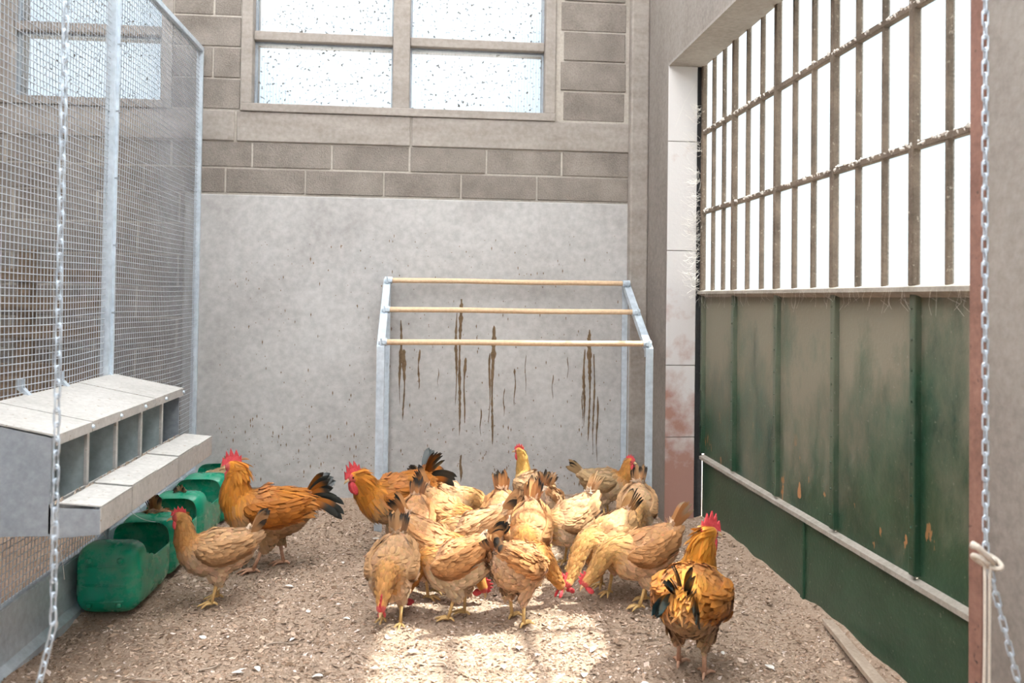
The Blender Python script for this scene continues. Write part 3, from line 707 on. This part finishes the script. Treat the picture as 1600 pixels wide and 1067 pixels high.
def bird(name, label, group, x, y, heading, scale, pitch_=0., head=(.15,0,.40), hdir=(1,0,-.1), tail=55, cock=False, neck=(.56,.25,.065), back=(.61,.295,.115),
         breast=(.67,.405,.225), fluff=(.80,.60,.44), tipc=(.05,.038,.03), feet=(.0,.0), z=0., seed=0, legm='leg', tail_l=.145, dense=1700, bare=False, twist=0.):
    g = np.random.default_rng(seed+100)
    root = thing(name, label, 'rooster' if cock else 'hen', (x, y, z), R(heading), group, scale=scale)
    cp, spn = math.cos(R(pitch_)), math.sin(R(pitch_))
    def bf(p):   # body frame -> bird frame (pitch tips the breast down)
        p = np.atleast_2d(p).astype(float); X_, Y_, Z_ = p[:, 0], p[:, 1], p[:, 2]
        return np.stack([X_*cp+Z_*spn, Y_, -X_*spn+Z_*cp], -1)+PIV
    def bd(v):
        return (bf(v)-PIV)[0]
    bc = bf(np.stack([BODY[:, 0], 0*BODY[:, 0], BODY[:, 1]], -1))
    H = np.array(head, float); hd = np.array(hdir, float); hd /= np.linalg.norm(hd)
    N0 = bc[-1]; dist = np.linalg.norm(H-N0); t0 = bd((.75, 0, .66)); 
    B1 = N0+t0*dist*.42; nb_dir = hd*.35+(H-N0)/dist*.65; B2 = H-nb_dir*dist*.33
    ts = np.linspace(0, 1, 7)[1:-1]
    nk = np.array([(1-t)**3*N0+3*(1-t)**2*t*B1+3*(1-t)*t*t*B2+t**3*H for t in ts])
    th = 1.18 if cock else 1.
    nw = (.055+(.0225-.055)*ts**.62)*np.where(ts > .9, 1, th); nh = (.066+(.026-.066)*ts**.62)*th
    hp = np.array([H, H+hd*.013, H+hd*.026, H+hd*.036]); hw = [.0215,.0215,.0165,.006]; hh = [.025,.0245,.0175,.006]
    C = np.vstack([bc, nk, hp]); rw = np.r_[BODY[:, 2]*(1.1 if cock else 1.), nw, hw]; rh = np.r_[BODY[:, 3], nh, hh]
    C2 = catmull(C, 3); r2_ = np.clip(catmull(np.stack([rw, rh], -1), 3), .003, 1)
    V, F, T, U = loft(C2, r2_[:, 0], r2_[:, 1])
    vs = V.tolist(); fs = list(F)
    hips = []
    for s, fx in zip((1, -1), feet):
        hip = np.array((.0, s*.040, .185)); hock = np.array((fx*.55-.012, s*.042, .098)); hips.append(hock)
        v2, f2, _, _ = loft(np.array([hip+(0, 0, .03), hip, hip*.45+hock*.55, hock, hock-(0, 0, .012)]), [.036,.044,.033,.0135,.008], [.042,.056,.042,.015,.008], 12)
        b = len(vs); vs += v2.tolist(); fs += [tuple(i+b for i in f) for f in f2]
    me0 = bpy.data.meshes.new('tmp'); me0.from_pydata(vs, [], fs); me0.update()
    ob = bpy.data.objects.new('body', me0); COL.objects.link(ob)
    md = ob.modifiers.new('r', 'REMESH'); md.mode = 'VOXEL'; md.voxel_size = .0062; md.use_smooth_shade = True
    ms = ob.modifiers.new('s', 'SMOOTH'); ms.factor = .5; ms.iterations = 4
    dg = bpy.context.evaluated_depsgraph_get(); me = bpy.data.meshes.new_from_object(ob.evaluated_get(dg)); me.name = 'body'
    ob.modifiers.clear(); ob.data = me; bpy.data.meshes.remove(me0); me.materials.clear(); me.materials.append(M['coat']); ob.parent = root
    nB, nT = 3*7, len(C2)                       # spine samples: body then neck then head
    nv = len(me.vertices); co = np.empty(nv*3, np.float32); me.vertices.foreach_get('co', co); co = co.reshape(-1, 3).astype(float)
    ncol, bcol, brc, flc = map(np.array, (neck, back, breast, fluff))
    patch = g.uniform(0, 6.28, 4)
    def shade(Pq):
        d2 = ((Pq[:, None]-C2[None])**2).sum(-1); k = d2.argmin(1); rel = ((Pq-C2[k])*U[k]).sum(1)/r2_[k, 1]
        c = np.zeros((len(Pq), 3)); f = np.clip(k/nB, 0, 1)[:, None]
        up_ = np.clip(rel*1.3+.35, 0, 1)[:, None]
        body = bcol*up_+brc*(1-up_)
        rump = np.clip((7.5-k)/5, 0, 1)[:, None]*np.clip(.9-rel, 0, 1)[:, None]
        body = body*(1-rump)+flc*rump
        wob = .5+.5*np.sin(Pq[:, 0]*31+patch[0])*np.sin(Pq[:, 2]*37+patch[1])*np.cos(Pq[:, 1]*29+patch[2])
        body = body*(1-.22*wob[:, None])+flc*.22*wob[:, None]
        nk_ = np.clip((k-nB+2)/5, 0, 1)[:, None]
        c = body*(1-nk_)+ncol*nk_
        legz = np.clip((.15-Pq[:, 2])/.04, 0, 1)[:, None]*(k < nB)[:, None]; c = c*(1-legz)+(flc*.6+brc*.4)*legz
        return c, k
    c, k = shade(co)
    face = (np.linalg.norm(co-(H+hd*.024), axis=1) < .0235)[:, None]
    colour(me, np.where(face, np.array((.55,.10,.09)), c))
    # plumage
    nf = len(me.polygons); ctr = np.empty(nf*3, np.float32); nrm = np.empty(nf*3, np.float32); ar = np.empty(nf, np.float32)
    me.polygons.foreach_get('center', ctr); me.polygons.foreach_get('normal', nrm); me.polygons.foreach_get('area', ar)
    ctr = ctr.reshape(-1, 3).astype(float); nrm = nrm.reshape(-1, 3).astype(float)
    pk_ = g.choice(nf, dense, p=ar/ar.sum()); Pp, Np = ctr[pk_], nrm[pk_]; cc, kk = shade(Pp)
    keep = (np.linalg.norm(Pp-(H+hd*.024), axis=1) > .027) & (Pp[:, 2] > .105); Pp, Np, cc, kk = Pp[keep], Np[keep], cc[keep], kk[keep]
    Dp = -T[kk]+g.normal(0, .16, (len(kk), 3)); low = (Pp[:, 2] < .15) & (kk < nB); Dp[low] += (0, 0, -1.2); Dp[:, 2] -= .25
    isn = kk >= nB-1
    Lp = np.where(isn, .032 if not cock else .058, .040)*g.uniform(.7, 1.25, len(kk)); near_head = np.clip((nT-kk)/9, .3, 1); Lp = np.where(isn, Lp*near_head, Lp)
    Wp = np.where(isn, .012 if not cock else .011, .021)*g.uniform(.8, 1.2, len(kk))
    if cock:                                     # long saddle hackles on the rear back
        sad = (kk < 12) & (Np[:, 2] > .1); Lp[sad] = g.uniform(.06, .095, sad.sum()); Wp[sad] = .012; Dp[sad] += (-.2, 0, -.35); 
        cc[sad] = cc[sad]*.4+np.array(neck)*.6
    cc = cc*g.uniform(.78, 1.2, (len(cc), 1))*(1+g.normal(0, .03, cc.shape))
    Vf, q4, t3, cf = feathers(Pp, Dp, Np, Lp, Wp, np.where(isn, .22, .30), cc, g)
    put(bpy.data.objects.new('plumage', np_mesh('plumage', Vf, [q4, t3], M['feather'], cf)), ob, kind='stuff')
    # wings
    wk = 1.1 if cock else 1.
    wcol = np.array(back)*(.95 if not cock else .9)
    for s in (1, -1):
        path = bf(np.array([(.088, s*.064*wk, .025), (.060, s*.083*wk, .020), (.01, s*.093*wk, .012), (-.05, s*.090*wk, .016), (-.105, s*.073*wk, .030), (-.145, s*.045, .046), (-.165, s*.034, .052)]))
        Cw = catmull(path, 4); rr = np.clip(catmull(np.array([(.010,.012),(.015,.036),(.017,.053),(.016,.050),(.012,.034),(.008,.018),(.004,.007)]), 4), .003, 1)
        Vw, Fw, Tw, Uw = loft(Cw, rr[:, 0], rr[:, 1], 16)
        colw = np.tile(wcol*.85, (len(Vw), 1)); n0 = len(Vw)
        m_ = 190; ki = g.integers(2, len(Cw)-3, m_); aa = g.uniform(-1.2, 1.2, m_)
        sd = np.array([np.cross(Uw[i], Tw[i]) for i in ki]); sd *= np.sign(sd[:, 1]*s)[:, None]
        Nn = np.cos(aa)[:, None]*sd+np.sin(aa)[:, None]*Uw[ki]
        Pw = Cw[ki]+(np.cos(aa)*rr[ki, 0])[:, None]*sd+(np.sin(aa)*rr[ki, 1])[:, None]*Uw[ki]
        Dw = Tw[ki]+g.normal(0, .10, (m_, 3)); Dw[:, 2] -= .12
        tcol = wcol*g.uniform(.75, 1.2, (m_, 1)); far = (ki > 17)[:, None]; tcol = np.where(far, tcol*.6+np.array(breast)*.45, tcol)
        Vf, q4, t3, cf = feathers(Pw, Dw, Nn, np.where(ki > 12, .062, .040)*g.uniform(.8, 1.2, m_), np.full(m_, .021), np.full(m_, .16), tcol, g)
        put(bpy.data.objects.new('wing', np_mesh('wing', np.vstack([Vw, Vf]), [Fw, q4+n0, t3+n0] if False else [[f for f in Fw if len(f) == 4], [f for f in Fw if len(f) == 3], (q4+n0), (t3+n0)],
                                 M['feather'], np.vstack([colw, cf]))), root)
    # tail
    base = bf(np.array([(-.145, 0, .055)]))[0]; ta = R(tail)
    if not cock:
        for i in range(10):
            s = 1 if i % 2 else -1; r_ = (i//2)/4
            dr = np.array((-math.cos(ta-.25*r_), s*(.03+.14*r_), math.sin(ta-.25*r_)))
            vv, ff, c_ = blade(base+np.array((.012*r_, s*(.006+.016*r_), -.012*r_)), dr, (-.75, s*.8, .3), tail_l*g.uniform(.85, 1.08), .034, (-.12, 0, -.05+g.normal(0, .05)), tipc,
                               np.array(back)*g.uniform(.8, 1.0), tipstart=g.uniform(.52, .95))
            put(bpy.data.objects.new('tail_feather', np_mesh('tail_feather', vv, [ff], M['feather'], c_)), root)
    else:
        for i in range(24):
            s = 1 if i % 2 else -1; r_ = (i//2)/11; sick = i >= 14
            a_ = ta+(.30-.75*r_)+g.normal(0, .07)
            dr = np.array((-math.cos(a_), s*(.05+.30*r_)+g.normal(0, .03), math.sin(a_)))
            dark = np.array(tipc)*g.uniform(.7, 1.6); bse = dark if g.random() < .35 else np.array(back)*g.uniform(.45, .9)
            vv, ff, c_ = blade(base+np.array((.014*r_, s*(.008+.018*r_), -.016*r_)), dr, (-.6, s*.8, .35), tail_l*(1.25 if sick else 1.)*g.uniform(.8, 1.15), .030 if sick else .034,
                               (-.9 if sick else -.35, s*.15, -1.7 if sick else -.5), dark, bse, n=12, tipstart=g.uniform(.3, .8))
            put(bpy.data.objects.new('tail_feather', np_mesh('tail_feather', vv, [ff], M['gloss_feather'], c_)), root)
    # soft cushion of fluff at the tail base
    m_ = 260; dirs = g.normal(0, 1, (m_, 3)); dirs /= np.linalg.norm(dirs, axis=1)[:, None]; dirs[:, 0] = -abs(dirs[:, 0])*.8
    Pq = base+np.array((.02, 0, -.018))+dirs*np.array((.03, .034, .046)); Dq = np.tile(np.array((-math.cos(ta)-.3, 0, math.sin(ta)*.8)), (m_, 1))+g.normal(0, .22, (m_, 3))
    Vf, q4, t3, cf = feathers(Pq, Dq, dirs, np.full(m_, .05)*g.uniform(.6, 1.3, m_), np.full(m_, .018), np.full(m_, .3), (flc if not cock else flc*.45+np.array(back)*.55)*g.uniform(.8, 1.1, (m_, 1)), g)
    put(bpy.data.objects.new('tail_fluff', np_mesh('tail_fluff', Vf, [q4, t3], M['feather'], cf)), root, kind='stuff')
    # head furniture
    side = np.cross((0, 0, 1.), hd); side /= np.linalg.norm(side)+1e-9; hu = np.cross(hd, side)
    cs_ = 2.1 if cock else 1.25
    def hpnt(f_, s_, u_): return H+hd*f_+side*s_+hu*u_
    prof = [(.036, .012), (.030, .030), (.024, .024), (.018, .042), (.011, .030), (.004, .046), (-.004, .031), (-.012, .042), (-.019, .026), (-.026, .030), (-.024, .012), (-.010, .016), (.012, .018)]
    pr_ = [(f_*(1.+.25*(cs_-1)), .018+(u_-.018)*cs_*.95) for f_, u_ in prof]
    n_ = len(pr_); b = MB()
    vs_ = [hpnt(f_, .0030*(1 if u_ < .028 else .45)*cs_, u_) for f_, u_ in pr_]+[hpnt(f_, -.0030*(1 if u_ < .028 else .45)*cs_, u_) for f_, u_ in pr_]
    b.add(vs_, [tuple(range(n_)), tuple(range(n_, 2*n_))[::-1]]+[(i, i+n_, (i+1) % n_+n_, (i+1) % n_) for i in range(n_)])
    b.build('comb', M['comb'], root)
    for s in (1, -1):
        wv, wf, _, _ = loft(np.array([hpnt(.024, s*.008, -.012), hpnt(.025, s*.010, -.020), hpnt(.024, s*.012, -.020-.012*cs_), hpnt(.020, s*.012, -.020-.021*cs_), hpnt(.018, s*.011, -.021-.026*cs_)]),
                            [.003,.0035,.004,.004,.0015], [.004,.008*cs_**.5,.0105*cs_**.6,.0085*cs_**.6,.003], 10)
        MB().add(wv, wf).build('wattle', M['comb'], root, smooth=True)
        ev, ef, _, _ = loft(np.array([hpnt(.017, s*.0165, .005), hpnt(.017, s*.0195, .005), hpnt(.017, s*.0215, .005)]), [.004,.0042,.0015], [.004,.0042,.0015], 8)
        MB().add(ev, ef).build('eye', M['eye'], root, smooth=True)
    bv, bf_, _, _ = loft(np.array([hpnt(.028, 0, -.001), hpnt(.040, 0, -.001), hpnt(.050, 0, -.004), hpnt(.057, 0, -.010)]), [.0085,.0065,.004,.001], [.0085,.0068,.0042,.001], 10)
    MB().add(bv, bf_).build('beak', M['beak'], root, smooth=True)
    # shanks and toes
    for hock, s, fx in zip(hips, (1, -1), feet):
        foot = np.array((fx, s*.044, .012)); b = MB()
        b.tube([hock+(0, 0, .012), hock, (hock+foot)/2, foot], [.0095, .0092, .0068, .0078], 8)
        for a_, l_ in ((-32, .052), (0, .062), (32, .052), (180, .026)):
            dr = np.array((math.cos(R(a_)), math.sin(R(a_)), 0)); b.tube([foot, foot+dr*l_*.5+(0, 0, .002), foot+dr*l_*.85-(0, 0, .006), foot+dr*l_-(0, 0, .011)], [.0072, .0056, .0045, .0015], 6)
        b.build('leg', M[legm], root, smooth=True)
    return root

ROO = dict(cock=True, neck=(.60,.225,.028), back=(.50,.165,.022), breast=(.42,.235,.11), fluff=(.62,.44,.28), tipc=(.016,.022,.022), legm='leg_pink', tail_l=.135, dense=2600)
G1, G2 = 'roosters in the pen', 'hens in the pen'
bird('rooster', 'rust orange rooster standing tall beside the feed cans, red comb raised', G1, -0.770, 4.130, 186, 1.200, -4, (.135,.0,.415), (1,0,-.12), 50, feet=(.05,-.06), seed=1, **ROO)
bird('rooster', 'golden rooster striding with lowered red head and raised dark tail', G1, -0.171, 4.415, 206, 1.180, 6, (.20,.02,.345), (1,.1,-.35), 68, feet=(.10,-.06), seed=2, **ROO)
ROO3 = dict(ROO); ROO3.update(tail_l=.115, neck=(.66,.27,.03), back=(.55,.20,.025), tipc=(.014,.03,.034))
bird('rooster', 'bright orange rooster with black and teal tail near the green door', G1, 0.945, 2.920, 62, 1.140, -6, (.12,-.03,.40), (.75,-.65,-.1), 62, feet=(.02,-.03), seed=3, **ROO3)
PALE = dict(back=(.70,.41,.205), breast=(.76,.53,.345), fluff=(.88,.74,.60), neck=(.62,.34,.13))  # cream coat; fluff whitened further, sunlight on backs and rumps put into the colour
TAN = dict(back=(.54,.30,.14), breast=(.62,.41,.26), neck=(.52,.25,.08), fluff=(.70,.53,.38))
up_ = dict(head=(.155,0,.395), hdir=(1,0,-.12))
peck = dict(head=(.245,0,.075), hdir=(.35,0,-1), pitch_=20)
low = dict(head=(.245,0,.17), hdir=(.75,0,-.7), pitch_=14)
bird('hen', 'buff hen walking upright past the nearest feed can', G2, -0.905, 3.700, 194, 0.950, 0, feet=(.015,-.01), seed=11, tail=66, **up_, **TAN)
bird('hen', 'sandy hen with pink comb lowered, on the feed can side of flock', G2, -0.142, 3.418, 263, 0.940, feet=(.03,-.03), seed=12, tail=70, **low, **TAN)
bird('hen', 'tan hen bowing its red comb to the litter behind the sandy hen', G2, -0.075, 4.038, 262, 0.940, seed=13, tail=62, **peck)
bird('hen', 'cream tailed hen pecking towards the door at the rear of flock', G2, 0.111, 4.555, -8, 0.959, seed=14, tail=50, **{**low, 'head': (.25,0,.12)}, **PALE)
bird('hen', 'golden hen with black fanned tail in the middle of flock', G2, 0.089, 4.245, -35, 0.959, seed=15, tail=66, **peck, tipc=(.012,.012,.014), tail_l=.15)
bird('hen', 'pale rumped hen with brown tipped tail feeding in the crowd', G2, 0.224, 3.910, 160, 0.987, seed=16, tail=55, **peck, **PALE)
bird('hen', 'apricot hen with short black tail behind the cream bellied hen', G2, 0.020, 3.720, -22, 0.968, seed=17, tail=64, **peck, tipc=(.02,.017,.015))
bird('hen', 'cream bellied hen with black tipped tail pecking beside the sandy hen', G2, 0.122, 3.462, 158, 0.968, feet=(.02,-.02), seed=18, tail=52, **peck, breast=(.68,.50,.32), tipc=(.02,.018,.017))
bird('hen', 'buff hen with tall pointed tail, head down between its neighbours', G2, 0.366, 4.143, 268, 0.940, seed=19, tail=74, **peck)
bird('hen', 'orange buff hen with black streaked tail at the centre of flock', G2, 0.465, 3.874, 255, 0.978, seed=20, tail=72, **peck, tipc=(.015,.015,.017))
bird('hen', 'buff hen with dark slanting tail turned outward, red comb near litter', G2, 0.373, 3.406, 52, 0.987, feet=(.02,-.03), seed=21, tail=48, **{**low, 'head': (.24,-.06,.10)}, tail_l=.14)
bird('hen', 'tall alert hen with stretched orange neck facing the back wall', G2, 0.600, 4.820, 112, 0.959, -8, head=(.13,.02,.43), hdir=(.8,.6,-.05), seed=22, tail=60, neck=(.62,.36,.10), back=(.66,.41,.22), breast=(.70,.44,.24))
bird('hen', 'whitish hen with its rump towards the flock, feeding', G2, 0.610, 4.420, 82, 0.978, seed=23, tail=66, **peck, **PALE)
bird('hen', 'pale hen with upright cream tail pecking behind the feeding hens', G2, 0.700, 4.100, 204, 0.968, seed=24, tail=76, **peck, **{**PALE, 'tipc': (.55,.36,.18)})
bird('hen', 'buff hen with fanned tail and bent yellow legs, red head down', G2, 0.807, 3.744, 218, 0.987, feet=(.03,-.02), seed=25, tail=58, **{**low, 'head': (.25,0,.10)}, neck=(.62,.34,.12), back=(.65,.37,.16))
bird('hen', 'hen with fluffy ash blonde tail beside the bright orange rooster', G2, 0.930, 3.560, 186, 0.987, feet=(.03,-.03), seed=26, tail=66, **{**low, 'head': (.25,0,.12)}, tipc=(.50,.38,.26), tail_l=.15, neck=(.62,.35,.13))
bird('hen', 'tan hen standing by the roosting rack leg next to the pilaster', G2, 1.070, 4.960, -28, 0.921, -4, head=(.15,0,.385), hdir=(.9,-.2,-.1), seed=27, tail=42, tipc=(.03,.025,.02), back=(.50,.33,.17), breast=(.58,.40,.23))
bird('hen', 'tan hen with sun whitened back colour bowing near the door jamb', G2, 1.100, 4.340, 254, 0.940, seed=28, tail=74, feet=(.02,-.02), **low, **{**PALE, 'breast': (.50,.36,.22)})
bird('hen', 'dark tailed hen standing in the second feed can', G2, -1.298, 4.215, 90, .78, z=.012, seed=29, tail=80, **{**peck, 'head': (.20,0,.10)}, **TAN)
bird('hen', 'hen crouched inside the third feed can with its back showing', G2, -1.293, 4.660, 90, .74, z=.010, seed=30, tail=45, **{**peck, 'head': (.20,0,.10)}, **TAN)
bird('hen', 'hen with red comb feeding in the feed can by back wall', G2, -1.270, 5.070, 250, 0.800, z=.010, seed=31, tail=60, head=(.17,0,.28), hdir=(.9,0,-.5), pitch_=8, back=(.46,.31,.165))
